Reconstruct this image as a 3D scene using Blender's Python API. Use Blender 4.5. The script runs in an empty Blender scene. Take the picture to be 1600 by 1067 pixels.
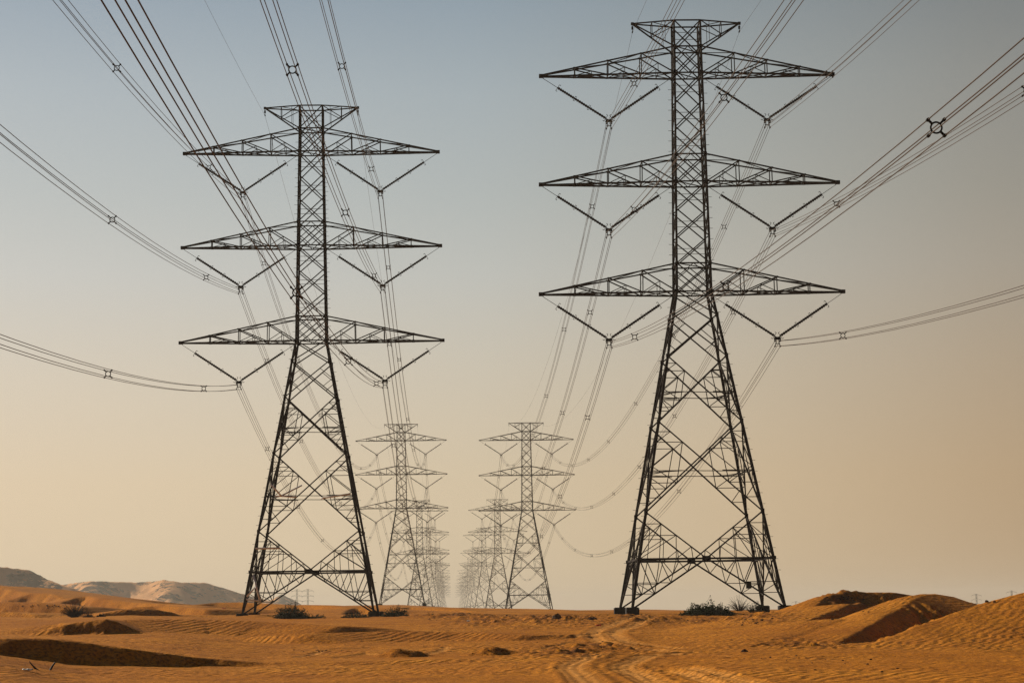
import bpy, math, random
import numpy as np
from mathutils import Vector, Matrix

R = math.radians
scene = bpy.context.scene
col = scene.collection

# ------------------------------------------------------------------ camera
EYE = Vector((0.0, 0.0, 2.0))
FPX, PITCH, YAW, ROLL = 3324.6, R(7.15), R(1.7257), R(0.776)      # focal length for a 1600 px wide frame
_F = Vector((math.sin(YAW), math.cos(YAW), 0)); _Rt = Vector((math.cos(YAW), -math.sin(YAW), 0))
FWD = _F * math.cos(PITCH) + Vector((0, 0, math.sin(PITCH)))
UPV = -_F * math.sin(PITCH) + Vector((0, 0, math.cos(PITCH)))
CR = _Rt * math.cos(ROLL) - UPV * math.sin(ROLL)
CU = _Rt * math.sin(ROLL) + UPV * math.cos(ROLL)
cd = bpy.data.cameras.new('camera'); cam = bpy.data.objects.new('camera', cd); col.objects.link(cam)
cd.sensor_width = 36; cd.lens = FPX / 1600 * 36; cd.clip_start = 0.5; cd.clip_end = 30000
m = Matrix.Identity(4)
for i in range(3):
    m[i][0], m[i][1], m[i][2], m[i][3] = CR[i], CU[i], -FWD[i], EYE[i]
cam.matrix_world = m
scene.camera = cam

def ray(px, py):
    """direction of the sight line through a photo pixel (1600 x 1067), scaled so that Y advances 1 m"""
    d = CR * ((px - 800) / FPX) - CU * ((py - 533.5) / FPX) + FWD
    return d / d.y
def at(px, py, D):
    d = ray(px, py)
    return EYE + d * D

# ------------------------------------------------------------------ sky and sun
SUN_AZ, SUN_EL, SUN_E = R(-50), R(23), 5.2         # azimuth measured from +Y towards +X
sun_dir = Vector((math.sin(SUN_AZ) * math.cos(SUN_EL), math.cos(SUN_AZ) * math.cos(SUN_EL), math.sin(SUN_EL)))
sl = bpy.data.lights.new('sun', 'SUN'); sl.energy = SUN_E; sl.angle = R(0.6); sl.color = (1.0, 0.86, 0.68)
so = bpy.data.objects.new('sun', sl); col.objects.link(so)
so.rotation_euler = sun_dir.to_track_quat('Z', 'Y').to_euler()

scene.view_settings.view_transform = 'Standard'
scene.view_settings.look = 'None'
scene.view_settings.exposure = 0.0
scene.view_settings.gamma = 1.0
scene.cycles.use_denoising = True
scene.cycles.denoising_prefilter = 'NONE'
scene.cycles.max_bounces = 6
scene.cycles.sample_clamp_indirect = 4

def srgb(r, g, b):
    def f(c):
        c /= 255.0
        return c / 12.92 if c <= .04045 else ((c + .055) / 1.055) ** 2.4
    return (f(r), f(g), f(b), 1.0)

world = bpy.data.worlds.new('World'); scene.world = world; world.use_nodes = True
nt = world.node_tree; nt.nodes.clear()
def N(t, **k):
    n = nt.nodes.new(t)
    for a, v in k.items(): setattr(n, a, v)
    return n
L = nt.links.new
out = N('ShaderNodeOutputWorld'); bg = N('ShaderNodeBackground'); L(bg.outputs[0], out.inputs['Surface'])
sky = N('ShaderNodeTexSky'); sky.sky_type = 'NISHITA'; sky.sun_disc = False
sky.sun_elevation = SUN_EL; sky.sun_rotation = SUN_AZ % (2 * math.pi)
sky.dust_density = 6; sky.air_density = 1.2; sky.ozone_density = 1.5
sm = N('ShaderNodeVectorMath', operation='SCALE'); sm.inputs['Scale'].default_value = 0.1
L(sky.outputs[0], sm.inputs[0])
# dusty desert air: colour by elevation, dimming away from the sun
tc = N('ShaderNodeTexCoord'); sx = N('ShaderNodeSeparateXYZ'); L(tc.outputs['Generated'], sx.inputs[0])
rp = N('ShaderNodeValToRGB'); cr = rp.color_ramp
stops = [(0.0, (221, 200, 166)), (0.06, (217, 199, 170)), (0.11, (206, 197, 180)), (0.155, (192, 193, 188)), (0.19, (179, 185, 184)),
         (0.24, (164, 175, 181)), (0.285, (140, 156, 169)), (0.45, (88, 108, 136)), (1.0, (44, 56, 78))]
while len(cr.elements) < len(stops): cr.elements.new(0.5)
for e, (p, c) in zip(cr.elements, stops): e.position = p; e.color = srgb(*c)
L(sx.outputs['Z'], rp.inputs[0])
hx = N('ShaderNodeCombineXYZ'); L(sx.outputs['X'], hx.inputs[0]); L(sx.outputs['Y'], hx.inputs[1])
hn = N('ShaderNodeVectorMath', operation='NORMALIZE'); L(hx.outputs[0], hn.inputs[0])
dt = N('ShaderNodeVectorMath', operation='DOT_PRODUCT'); L(hn.outputs[0], dt.inputs[0])
dt.inputs[1].default_value = (math.sin(R(-42)), math.cos(R(-42)), 0)
ar = N('ShaderNodeValToRGB'); ae = ar.color_ramp
mr = N('ShaderNodeMapRange'); mr.inputs['From Min'].default_value = -1; mr.inputs['From Max'].default_value = 1
L(dt.outputs['Value'], mr.inputs[0]); L(mr.outputs[0], ar.inputs[0])
azs = [(0.0, (0.12, 0.12, 0.13)), (0.5, (0.24, 0.23, 0.23)), (0.70, (0.50, 0.44, 0.39)), (0.775, (0.725, 0.63, 0.54)), (0.82, (0.89, 0.83, 0.76)),
       (0.866, (1.0, 0.995, 0.98)), (0.933, (1.12, 1.10, 1.10)), (1.0, (1.25, 1.2, 1.12))]
while len(ae.elements) < len(azs): ae.elements.new(0.5)
for e, (p, c) in zip(ae.elements, azs): e.position = p; e.color = (*c, 1)
ml = N('ShaderNodeMix', data_type='RGBA', blend_type='MULTIPLY'); ml.inputs[0].default_value = 1
L(rp.outputs[0], ml.inputs[6]); L(ar.outputs[0], ml.inputs[7])
mx = N('ShaderNodeMix', data_type='RGBA'); mx.inputs[0].default_value = 0.93
L(sm.outputs[0], mx.inputs[6]); L(ml.outputs[2], mx.inputs[7])
L(mx.outputs[2], bg.inputs['Color']); bg.inputs['Strength'].default_value = 0.99

# ------------------------------------------------------------------ helpers
def tag(o, label=None, cat=None, group=None, kind=None):
    if label: o['label'] = label
    if cat: o['category'] = cat
    if group: o['group'] = group
    if kind: o['kind'] = kind
    return o
def empty(name, loc):
    o = bpy.data.objects.new(name, None); o.empty_display_size = .3; o.location = loc; col.objects.link(o); return o
def link(name, me, parent=None, loc=None):
    o = bpy.data.objects.new(name, me); col.objects.link(o)
    if parent: o.parent = parent
    if loc is not None: o.location = loc
    return o

class MB:
    """collects bars, tubes and boxes for ONE mesh"""
    def __init__(s): s.v = []; s.f = []
    def prism(s, a, b, ra, rb=None, n=4, caps=True, twist=.785):
        a = Vector(a); b = Vector(b); rb = ra if rb is None else rb
        d = b - a
        if d.length < 1e-6: return
        d.normalize()
        u = d.cross(Vector((0, 0, 1)) if abs(d.z) < .95 else Vector((0, 1, 0))).normalized(); w = d.cross(u)
        k = len(s.v)
        for p, r in ((a, ra), (b, rb)):
            for i in range(n):
                t = twist + 2 * math.pi * i / n
                s.v.append(p + u * (math.cos(t) * r) + w * (math.sin(t) * r))
        for i in range(n):
            j = (i + 1) % n
            s.f.append((k + i, k + j, k + n + j, k + n + i))
        if caps:
            s.f.append(tuple(range(k + n - 1, k - 1, -1))); s.f.append(tuple(range(k + n, k + 2 * n)))
    def bar(s, a, b, w): s.prism(a, b, w * .60)
    def box(s, c, sz):
        c = Vector(c); k = len(s.v)
        for z in (-1, 1):
            for y in (-1, 1):
                for x in (-1, 1): s.v.append(c + Vector((x * sz[0] / 2, y * sz[1] / 2, z * sz[2] / 2)))
        for f in ((0, 2, 3, 1), (4, 5, 7, 6), (0, 1, 5, 4), (2, 6, 7, 3), (0, 4, 6, 2), (1, 3, 7, 5)): s.f.append(tuple(k + i for i in f))
    def path(s, pts, r, n=5):
        pts = [Vector(p) for p in pts]; k = len(s.v); m = len(pts)
        for i, p in enumerate(pts):
            d = (pts[min(i + 1, m - 1)] - pts[max(i - 1, 0)]).normalized()
            u = d.cross(Vector((0, 0, 1)) if abs(d.z) < .95 else Vector((0, 1, 0))).normalized(); w = d.cross(u)
            rr = r[i] if isinstance(r, (list, tuple)) else r
            for j in range(n):
                t = 2 * math.pi * j / n
                s.v.append(p + u * (math.cos(t) * rr) + w * (math.sin(t) * rr))
        for i in range(m - 1):
            for j in range(n):
                q = (j + 1) % n
                s.f.append((k + i * n + j, k + i * n + q, k + (i + 1) * n + q, k + (i + 1) * n + j))
        s.f.append(tuple(range(k + n - 1, k - 1, -1))); s.f.append(tuple(range(k + (m - 1) * n, k + m * n)))
    def ring(s, c, rad, r, axis='y', n=20, m=6):
        c = Vector(c); k = len(s.v)
        for i in range(n):
            t = 2 * math.pi * i / n
            for j in range(m):
                q = 2 * math.pi * j / m
                rr = rad + r * math.cos(q)
                if axis == 'y': p = Vector((rr * math.cos(t), r * math.sin(q), rr * math.sin(t)))
                else: p = Vector((rr * math.cos(t), rr * math.sin(t), r * math.sin(q)))
                s.v.append(c + p)
        for i in range(n):
            for j in range(m):
                s.f.append((k + i * m + j, k + ((i + 1) % n) * m + j, k + ((i + 1) % n) * m + (j + 1) % m, k + i * m + (j + 1) % m))
    def mesh(s, name, mat, smooth=False):
        me = bpy.data.meshes.new(name); me.from_pydata([tuple(p) for p in s.v], [], s.f)
        me.materials.append(mat)
        if smooth: me.polygons.foreach_set('use_smooth', [True] * len(me.polygons))
        return me
    def build(s, name, mat, parent=None, loc=None, smooth=False):
        return link(name, s.mesh(name, mat, smooth), parent, loc)

# numpy gradient noise
def perlin(x, y, seed=0):
    xi = np.floor(x).astype(np.int64); yi = np.floor(y).astype(np.int64); xf = x - xi; yf = y - yi
    def g(ix, iy, dx, dy):
        h = (ix * 374761393 + iy * 668265263 + seed * 974634777) & 0x7fffffff
        h = ((h ^ (h >> 13)) * 1274126177) & 0x7fffffff
        h = (h ^ (h >> 16)) & 0xffff
        a = h * (2 * math.pi / 65536)
        return np.cos(a) * dx + np.sin(a) * dy
    u = xf * xf * xf * (xf * (xf * 6 - 15) + 10); v = yf * yf * yf * (yf * (yf * 6 - 15) + 10)
    a = g(xi, yi, xf, yf); b = g(xi + 1, yi, xf - 1, yf); c = g(xi, yi + 1, xf, yf - 1); d = g(xi + 1, yi + 1, xf - 1, yf - 1)
    return (a + u * (b - a) + v * ((c + u * (d - c)) - (a + u * (b - a)))) * 1.5
def fbm(x, y, seed=0, oc=4):
    s = 0; a = 1.0
    for i in range(oc):
        s = s + a * perlin(x * 2 ** i, y * 2 ** i, seed + 17 * i); a *= .5
    return s
def sstep(a, b, x):
    t = np.clip((x - a) / (b - a), 0, 1); return t * t * (3 - 2 * t)

# ------------------------------------------------------------------ materials
def new_mat(name):
    m = bpy.data.materials.new(name); m.use_nodes = True
    n = m.node_tree.nodes; n.clear()
    o = n.new('ShaderNodeOutputMaterial'); p = n.new('ShaderNodeBsdfPrincipled')
    m.node_tree.links.new(p.outputs[0], o.inputs['Surface'])
    return m, m.node_tree, p
def simple_mat(name, c1, c2, scale=3.0, rough=.7, metal=0.0, spec=.3, lo=.35, hi=.65, bump=0.0):
    m, t, p = new_mat(name); n = t.nodes; l = t.links.new
    tx = n.new('ShaderNodeTexCoord'); ns = n.new('ShaderNodeTexNoise'); ns.inputs['Scale'].default_value = scale; ns.inputs['Detail'].default_value = 5
    l(tx.outputs['Object'], ns.inputs['Vector'])
    r = n.new('ShaderNodeValToRGB'); r.color_ramp.elements[0].position = lo; r.color_ramp.elements[1].position = hi
    r.color_ramp.elements[0].color = (*c1, 1); r.color_ramp.elements[1].color = (*c2, 1)
    l(ns.outputs['Fac'], r.inputs[0]); l(r.outputs[0], p.inputs['Base Color'])
    p.inputs['Roughness'].default_value = rough; p.inputs['Metallic'].default_value = metal; p.inputs['Specular IOR Level'].default_value = spec
    if bump:
        b = n.new('ShaderNodeBump'); b.inputs['Strength'].default_value = bump; b.inputs['Distance'].default_value = .05
        l(ns.outputs['Fac'], b.inputs['Height']); l(b.outputs[0], p.inputs['Normal'])
    return m
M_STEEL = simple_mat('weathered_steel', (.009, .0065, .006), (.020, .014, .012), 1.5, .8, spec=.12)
M_GLINT = simple_mat('glint_white', (.82, .82, .82), (.92, .91, .90), 1.5, .35, spec=.7)  # near-white colour stands in for sun glints on the steel braces
M_CABLE = simple_mat('aluminium_cable', (.05, .037, .029), (.085, .063, .048), .3, .6, spec=.2)
M_SPACER = simple_mat('spacer_metal', (.006, .006, .006), (.012, .011, .011), 2, .7, spec=.1)
M_INSUL = simple_mat('dark_insulator', (.008, .006, .006), (.018, .013, .012), 4, .6, spec=.15)
M_PAD = simple_mat('bitumen_coated_concrete', (.008, .008, .010), (.02, .019, .02), 2.5, .85, bump=.4)
M_LEAF = simple_mat('desert_leaf', (.018, .032, .007), (.055, .080, .020), 1.2, .75, spec=.15, lo=.3, hi=.7)
M_GREYLEAF = simple_mat('dry_twig_leaf', (.028, .020, .013), (.05, .036, .023), 1.2, .85)
M_TWIG = simple_mat('bark', (.025, .018, .013), (.05, .037, .025), 3, .85)
M_CLOD = simple_mat('dark_clod', (.060, .026, .010), (.14, .06, .02), 3, .95)
M_RUBBER = simple_mat('black_rubber', (.008, .007, .007), (.02, .018, .016), 5, .7)
M_RED = simple_mat('red_plastic', (.55, .05, .015), (.42, .035, .01), 3, .5)
M_WHITE = simple_mat('white_plastic', (.75, .72, .66), (.6, .56, .5), 6, .5)

def sand_material():
    m, t, p = new_mat('desert_sand'); n = t.nodes; l = t.links.new
    geo = n.new('ShaderNodeNewGeometry')
    def noise(scale, det=5, rough=.55, vec=None, dist=0):
        k = n.new('ShaderNodeTexNoise'); k.inputs['Scale'].default_value = scale; k.inputs['Detail'].default_value = det
        k.inputs['Roughness'].default_value = rough; k.inputs['Distortion'].default_value = dist
        l(vec or geo.outputs['Position'], k.inputs['Vector']); return k
    def mapr(src, a, b, c=0, d=1):
        k = n.new('ShaderNodeMapRange'); k.inputs['From Min'].default_value = a; k.inputs['From Max'].default_value = b
        k.inputs['To Min'].default_value = c; k.inputs['To Max'].default_value = d; l(src, k.inputs[0]); return k.outputs[0]
    def mix(f, a, b, bt='MIX'):
        k = n.new('ShaderNodeMix'); k.data_type = 'RGBA'; k.blend_type = bt
        if isinstance(f, float): k.inputs[0].default_value = f
        else: l(f, k.inputs[0])
        for i, v in ((6, a), (7, b)):
            if isinstance(v, tuple): k.inputs[i].default_value = (*v, 1)
            else: l(v, k.inputs[i])
        return k.outputs[2]
    big = noise(.045, 4); mid = noise(.5, 5, .6); fine = noise(7, 4, .65)
    c = mix(mapr(big.outputs[0], .35, .65), (.58, .208, .012), (.70, .278, .022))
    c = mix(mapr(mid.outputs[0], .42, .70, 0, .75), c, (.37, .122, .009))
    c = mix(mapr(noise(.13, 5, .6).outputs[0], .48, .68, 0, .5), c, (.41, .134, .010))
    c = mix(mapr(fine.outputs[0], .44, .66, 0, .85), c, (.17, .053, .007))
    # wheel tracks turn up paler sand
    at_ = n.new('ShaderNodeAttribute'); at_.attribute_name = 'track'
    c = mix(mapr(at_.outputs['Fac'], 0, 1, 0, .8), c, (.72, .33, .075))
    # darker trodden, cloddy soil
    ad = n.new('ShaderNodeAttribute'); ad.attribute_name = 'clod'
    cn = noise(1.6, 5, .7)
    ma = n.new('ShaderNodeMath'); ma.operation = 'MULTIPLY'; l(mapr(cn.outputs[0], .42, .6), ma.inputs[0]); l(ad.outputs['Fac'], ma.inputs[1])
    c = mix(ma.outputs[0], c, (.17, .062, .018))
    l(c, p.inputs['Base Color']); p.inputs['Roughness'].default_value = .95; p.inputs['Specular IOR Level'].default_value = .05
    # ripples
    mp = n.new('ShaderNodeMapping'); mp.inputs['Rotation'].default_value = (0, 0, R(28)); l(geo.outputs['Position'], mp.inputs['Vector'])
    wv = n.new('ShaderNodeTexWave'); wv.inputs['Scale'].default_value = .62; wv.inputs['Distortion'].default_value = 8
    wv.inputs['Detail'].default_value = 3; wv.inputs['Detail Scale'].default_value = .9; wv.wave_profile = 'SIN'
    l(mp.outputs[0], wv.inputs['Vector'])
    rm = n.new('ShaderNodeMath'); rm.operation = 'MULTIPLY'; l(wv.outputs['Fac'], rm.inputs[0]); l(mapr(noise(.09, 2).outputs[0], .40, .62, .15, 1.0), rm.inputs[1])
    b1 = n.new('ShaderNodeBump'); b1.inputs['Strength'].default_value = .8; b1.inputs['Distance'].default_value = .06; l(rm.outputs[0], b1.inputs['Height'])
    b2 = n.new('ShaderNodeBump'); b2.inputs['Strength'].default_value = .85; b2.inputs['Distance'].default_value = .16
    l(noise(2.2, 6, .65).outputs[0], b2.inputs['Height'])
    sp_ = n.new('ShaderNodeSeparateXYZ'); l(geo.outputs['Position'], sp_.inputs[0])
    l(mapr(sp_.outputs['Y'], 150, 260, .85, .25), b2.inputs['Strength']); l(mapr(sp_.outputs['Y'], 150, 260, .8, .3), b1.inputs['Strength']); l(b1.outputs[0], b2.inputs['Normal'])
    l(b2.outputs[0], p.inputs['Normal'])
    return m
M_SAND = sand_material()

def hill_material():
    m, t, p = new_mat('rocky_hillside'); n = t.nodes; l = t.links.new
    geo = n.new('ShaderNodeNewGeometry')
    at_ = n.new('ShaderNodeAttribute'); at_.attribute_name = 'rock'
    ns = n.new('ShaderNodeTexNoise'); ns.inputs['Scale'].default_value = .06; ns.inputs['Detail'].default_value = 9; ns.inputs['Roughness'].default_value = .72
    l(geo.outputs['Position'], ns.inputs['Vector'])
    ad = n.new('ShaderNodeMath'); ad.operation = 'ADD'; l(ns.outputs[0], ad.inputs[0]); l(at_.outputs['Fac'], ad.inputs[1])
    mg = n.new('ShaderNodeMath'); mg.operation = 'MULTIPLY_ADD'; mg.inputs[1].default_value = 2.0; mg.inputs[2].default_value = -.5; l(ns.outputs[0], mg.inputs[0]); l(mg.outputs[0], ad.inputs[0])
    r = n.new('ShaderNodeValToRGB'); e = r.color_ramp.elements
    e[0].position = .60; e[1].position = .68; e[0].color = (.74, .38, .16, 1); e[1].color = (.03, .022, .017, 1)
    l(ad.outputs[0], r.inputs[0]); l(r.outputs[0], p.inputs['Base Color'])
    p.inputs['Roughness'].default_value = .95; p.inputs['Specular IOR Level'].default_value = .05
    b = n.new('ShaderNodeBump'); b.inputs['Strength'].default_value = .6; b.inputs['Distance'].default_value = 3
    l(ns.outputs[0], b.inputs['Height']); l(b.outputs[0], p.inputs['Normal'])
    return m
M_HILL = hill_material()

# ------------------------------------------------------------------ terrain
TOWERS = {'right': [(20.71, 178.0, 1.835), (20.67, 570.8, 1.57), (20.7, 932, -.5), (20.7, 1322, 1.9)],
          'left': [(-13.40, 207.85, 1.77), (-13.51, 595.3, 3.70), (-13.5, 938, -.3), (-13.5, 1312, 2.2)]}
for row in TOWERS.values():
    for k in range(8): row.append((row[0][0], row[3][1] + 385 * (k + 1), 1.0))

DUNES = []
def dune(pts, W, slip=33, side=-1):
    """crest through photo points (px, py, distance); slip face on the camera side (side=-1) or behind (side=+1)"""
    P = [at(*q) for q in pts]
    sl_ = slip if isinstance(slip, tuple) else (slip,) * (len(P) + 2)
    DUNES.append((np.array([[p.x, p.y, p.z] for p in P]), W, np.tan(np.radians(np.array(sl_, float))), side))
# foreground scarp
dune([(-220, 994, 82), (0, 997, 83), (60, 997, 83.4), (100, 999, 83.7), (200, 1013, 84.2), (300, 1026, 84.6), (420, 1035.5, 85)], 40, 36)
dune([(58, 986, 124), (100, 976, 124), (130, 971, 124.5), (165, 966.5, 124.5), (176, 969, 124.5)], 22, 34)
dune([(160, 957.5, 200), (200, 951.5, 201), (240, 951, 202), (274, 957, 203)], 16, 34)
# left middle distance
dune([(-160, 904, 430), (-60, 910, 425), (0, 915.5, 420), (30, 923, 412), (60, 931, 402), (104, 939, 395)], 60, 42)
dune([(30, 931, 380), (52, 926, 380), (78, 927, 376), (100, 934, 370), (114, 939, 366)], 30, 42)
dune([(100, 940, 330), (122, 933, 332), (136, 931, 332), (152, 934, 326), (200, 940.5, 318), (300, 947, 300)], 26, 42)
dune([(-120, 938, 290), (0, 940, 285), (60, 941, 280), (130, 948, 275)], 24, 42)
dune([(-60, 953, 215), (0, 956, 214), (30, 957, 212), (52, 960, 210)], 14, 42)
dune([(205, 948, 262), (250, 946.5, 260), (280, 948, 256), (322, 952, 250)], 22, 42)
dune([(300, 944.5, 352), (340, 941, 352), (370, 940.5, 350), (410, 943, 346), (450, 948, 340)], 26, 42)
dune([(430, 949, 336), (470, 944.5, 336), (505, 945, 330), (540, 949, 322)], 20, 42)
dune([(533, 962, 240), (543, 953, 250), (556, 949, 256), (575, 952, 252), (592, 958, 248)], 16, 42)
dune([(588, 953, 292), (640, 948.5, 300), (690, 950.5, 292), (760, 956, 280)], 30, 42)
dune([(150, 971, 127), (220, 967, 131), (320, 967.5, 133), (420, 971.5, 132), (530, 978, 128)], 11, 12)
dune([(480, 990, 117), (600, 986, 121), (720, 987, 121), (820, 992, 117)], 11, 11)
# small mounds
dune([(600, 1020, 94), (612, 1013.5, 94), (626, 1011, 94), (645, 1014, 94), (662, 1020, 94)], 2.4, 31)
dune([(742, 1018, 95), (756, 1011.5, 95), (772, 1009.5, 95), (788, 1013, 95), (804, 1017, 95)], 2.6, 29)
dune([(905, 1014, 101), (930, 1010, 102), (960, 1011, 101.5), (1020, 1022, 98)], 3, 26)
# dunes on the right
dune([(1120, 1017, 96), (1200, 1003, 105), (1260, 985, 112), (1316, 966, 118)], 10, 9)
dune([(1258, 960, 140), (1271, 948, 143), (1285, 937, 146), (1305, 929, 149), (1330, 925, 152), (1395, 925, 154), (1440, 932, 158)], 7, 30)
dune([(1196, 1004, 110), (1215, 994, 114), (1240, 981, 118), (1270, 966, 124), (1300, 955, 130), (1330, 943, 136), (1352, 944, 140)], 13, 34)
dune([(1296, 1012, 102), (1330, 993, 107), (1360, 976, 112), (1385, 961, 117), (1405, 950, 121), (1425, 937, 126), (1440, 929.5, 130), (1462, 927.5, 134), (1490, 932, 140), (1527, 945, 146)], 8, (36, 36, 36, 36, 34, 28, 22, 19, 19, 20, 24, 24))
dune([(1350, 1009, 98), (1390, 994, 102), (1430, 979, 105), (1475, 963, 108), (1530, 943, 111), (1600, 925, 114), (1700, 903, 118), (1850, 890, 124)], 24, 22, 1)

DN = [0, 40, 60, 75, 100, 128, 160, 180, 215, 260, 320, 450]
ZN = [.1, .05, 0, .0, .03, .46, 1.08, 1.34, 1.55, 1.62, 1.6, 1.3]
def corridor(x, d):
    zr = np.interp(d, [t[1] for t in TOWERS['right']], [t[2] - .25 for t in TOWERS['right']])
    zl = np.interp(d, [t[1] for t in TOWERS['left']], [t[2] - .25 for t in TOWERS['left']])
    w = np.clip((x + 13.5) / 34.2, 0, 1)
    return zl + (zr - zl) * w
def base_height(x, d):
    r = np.hypot(x, d)
    near = np.interp(d, DN, ZN)
    t = x / np.maximum(d, 30)                       # bearing
    near = near + .47 * sstep(-.08, -.15, t) * sstep(86, 105, d) * (1 - .9 * sstep(206, 232, d)) + .6 * sstep(-.165, -.225, t) * sstep(40, 70, d) * sstep(120, 95, d)
    near = near - .35 * sstep(.03, .09, t) * sstep(190, 280, d)
    far = corridor(x, d) - 5 * sstep(40, 140, x) - 16 * sstep(160, 900, np.abs(x)) - 26 * sstep(1500, 6000, d) * sstep(60, 200, np.abs(x))
    far = far + fbm(x / 140, d / 140, 5, 3) * .7 * sstep(25, 80, np.abs(x - 3.5))
    w = sstep(360, 520, d)
    h = near * (1 - w) + far * w
    h = np.where(d < 0, .1, h)
    return h
LEVELLED = [(-2.2, 93, 8, -.02), (2.0, 94, 8, -.02), (14.5, 172, 5.5, 1.06), (14.5, 184, 5, 1.14), (26.9, 178, 7, 1.42), (-19.6, 204, 7, 1.76), (-7.2, 202, 6.5, 1.06), (26.9, 564, 8, 1.2), (14.5, 564, 8, 1.3)]
def height(x, d):
    x = np.asarray(x, float); d = np.asarray(d, float)
    b = base_height(x, d)
    near = sstep(1500, 500, np.hypot(x, d))
    b = b + near * (fbm(x / 17 + 3, d / 17, 1, 3) * .075 * sstep(40, 70, d) + fbm(x / 60, d / 45, 9, 2) * .12 * sstep(70, 140, d)
                + (fbm(x / 3.6, d / 5, 13, 3) * .055 + np.abs(fbm(x / 1.3, d / 1.6, 15, 2)) * .018) * sstep(230, 150, d) * sstep(45, 60, d))
    for lx, ly, lr, lz in LEVELLED:
        b = b + (lz - b) * sstep(lr, lr * .45, np.hypot(x - lx, d - ly))
    xx = np.interp(x, [-13, -8, -2, 4], [0, .14, .16, 0])
    b = b - xx * sstep(62, 72, d) * sstep(86, 84, d)
    for P, W, tn, side in DUNES[2:13]:
        k = np.where((x > P[:, 0].min() - 12) & (x < P[:, 0].max() + 12) & (d > P[:, 1].min() - 25) & (d < P[:, 1].max() + 2))[0]
        if len(k) == 0: continue
        yc = np.interp(x[k], P[:, 0], P[:, 1]); u = yc - d[k]
        ext = sstep(-8, 3, x[k] - P[0, 0]) * sstep(8, -3, x[k] - P[-1, 0])
        b[k] -= .55 * ext * np.where(u > 0, np.exp(-(u / 9) ** 2), np.exp(-(u / 1.5) ** 2))
    h = b.copy()
    wa = .05 + .08 * sstep(110, 200, d); wx = x + fbm(x / 5, d / 5, 21, 2) * wa; wd = d + fbm(x / 5 + 9, d / 5, 23, 2) * wa
    for P, W, tn, side in DUNES:
        lo = P.min(0) - W; hi = P.max(0) + W
        k = np.where((x > lo[0]) & (x < hi[0]) & (d > lo[1]) & (d < hi[1]))[0] if x.ndim == 1 else None
        if k is None or len(k) == 0: continue
        X = wx[k]; D = wd[k]; best = np.full(len(k), 1e9); zc = np.zeros(len(k)); sg = np.zeros(len(k)); cx = np.zeros(len(k)); cy = np.zeros(len(k)); tv = np.full(len(k), .65)
        endf = np.ones(len(k))
        for i in range(len(P) - 1):
            a, c = P[i], P[i + 1]; e = c[:2] - a[:2]; Ls = e @ e
            t = np.clip(((X - a[0]) * e[0] + (D - a[1]) * e[1]) / Ls, 0, 1)
            qx = a[0] + t * e[0]; qy = a[1] + t * e[1]
            ds = np.hypot(X - qx, D - qy); u = ds < best
            best = np.where(u, ds, best); zc = np.where(u, a[2] + t * (c[2] - a[2]), zc)
            sg = np.where(u, np.sign(e[0] * (D - a[1]) - e[1] * (X - a[0])), sg)      # >0: left of the crest direction (away from the camera)
            tv = np.where(u, tn[i] + t * (tn[i + 1] - tn[i]), tv); cx = np.where(u, qx, cx); cy = np.where(u, qy, cy)
        rise = zc - base_height(cx, cy)
        s = np.clip(best / W, 0, 1)
        wf = (1 - s) ** 2 * (1 + 2 * s)
        wind = b[k] * (1 - wf) + zc * wf
        slipz = zc - tv * best + np.minimum(np.clip(best, 0, 1.2), np.maximum(rise, 0)) * (fbm(X * 1.5, D * .3, 31, 3) * .20 + fbm(X * .5, D * .9, 33, 3) * .14) * (1.0 if W > 5 else .25) * (tv > .4)
        z = np.where(sg * side > 0, np.minimum(slipz, zc), wind)
        h[k] = np.maximum(h[k], z)
    return h

def taper_ends():
    for n, (P, W, tn, side) in enumerate(DUNES):
        ends = []
        for a, c in ((P[0], P[1]), (P[-1], P[-2])):
            rise = a[2] - float(base_height(np.array([a[0]]), np.array([a[1]]))[0])
            e = (a - c)[:2]; e = e / np.hypot(*e); ln = max(1.5, 3.5 * max(rise, 0))
            q = a[:2] + e * ln
            ends.append(np.array([q[0], q[1], float(base_height(q[:1], q[1:2])[0]) - .3]))
        DUNES[n] = (np.vstack([ends[0], P, ends[1]]), W, tn, side)
taper_ends()
def ground_at(px, py, lo=52, hi=700):
    d = np.exp(np.linspace(math.log(lo), math.log(hi), 1400)); r = ray(px, py)
    h = height(r.x * d, d); z = EYE.z + r.z * d
    k = np.argmax(z <= h)
    if z[k] > h[k]: k = len(d) // 2
    return Vector((r.x * d[k], d[k], float(h[k])))
def on_ground(px, D):
    x = (ray(px, 960) * D).x
    return Vector((x, D, float(height(np.array([x]), np.array([float(D)]))[0])))

TRACKS = [([(1000, 962), (962, 974), (936, 983), (927, 991), (940, 1002), (985, 1012), (1040, 1017), (1095, 1019)], .6),
          ([(1035, 962), (996, 975), (968, 983), (959, 991), (974, 1001), (1012, 1009), (1060, 1013)], .6),
          ([(1085, 1020), (1010, 1022), (950, 1022), (905, 1033), (893, 1042), (905, 1055), (930, 1078)], .5),
          ([(1150, 1026), (1060, 1022), (1010, 1025), (985, 1035), (975, 1044), (1000, 1055), (1045, 1075)], .5),
          ([(1020, 1043), (1075, 1043), (1130, 1054), (1200, 1075)], .45),
          ([(1040, 1049), (1085, 1056), (1140, 1074)], .4),
          ([(880, 998), (905, 992), (935, 987), (980, 986)], .3), ([(840, 1018), (868, 1010), (905, 1003), (950, 1001)], .3),
          ([(465, 1027), (500, 1018), (545, 1013), (590, 1012)], .3), ([(525, 1028), (570, 1021), (640, 1014), (700, 1011)], .3)]
TRK = []
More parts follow.
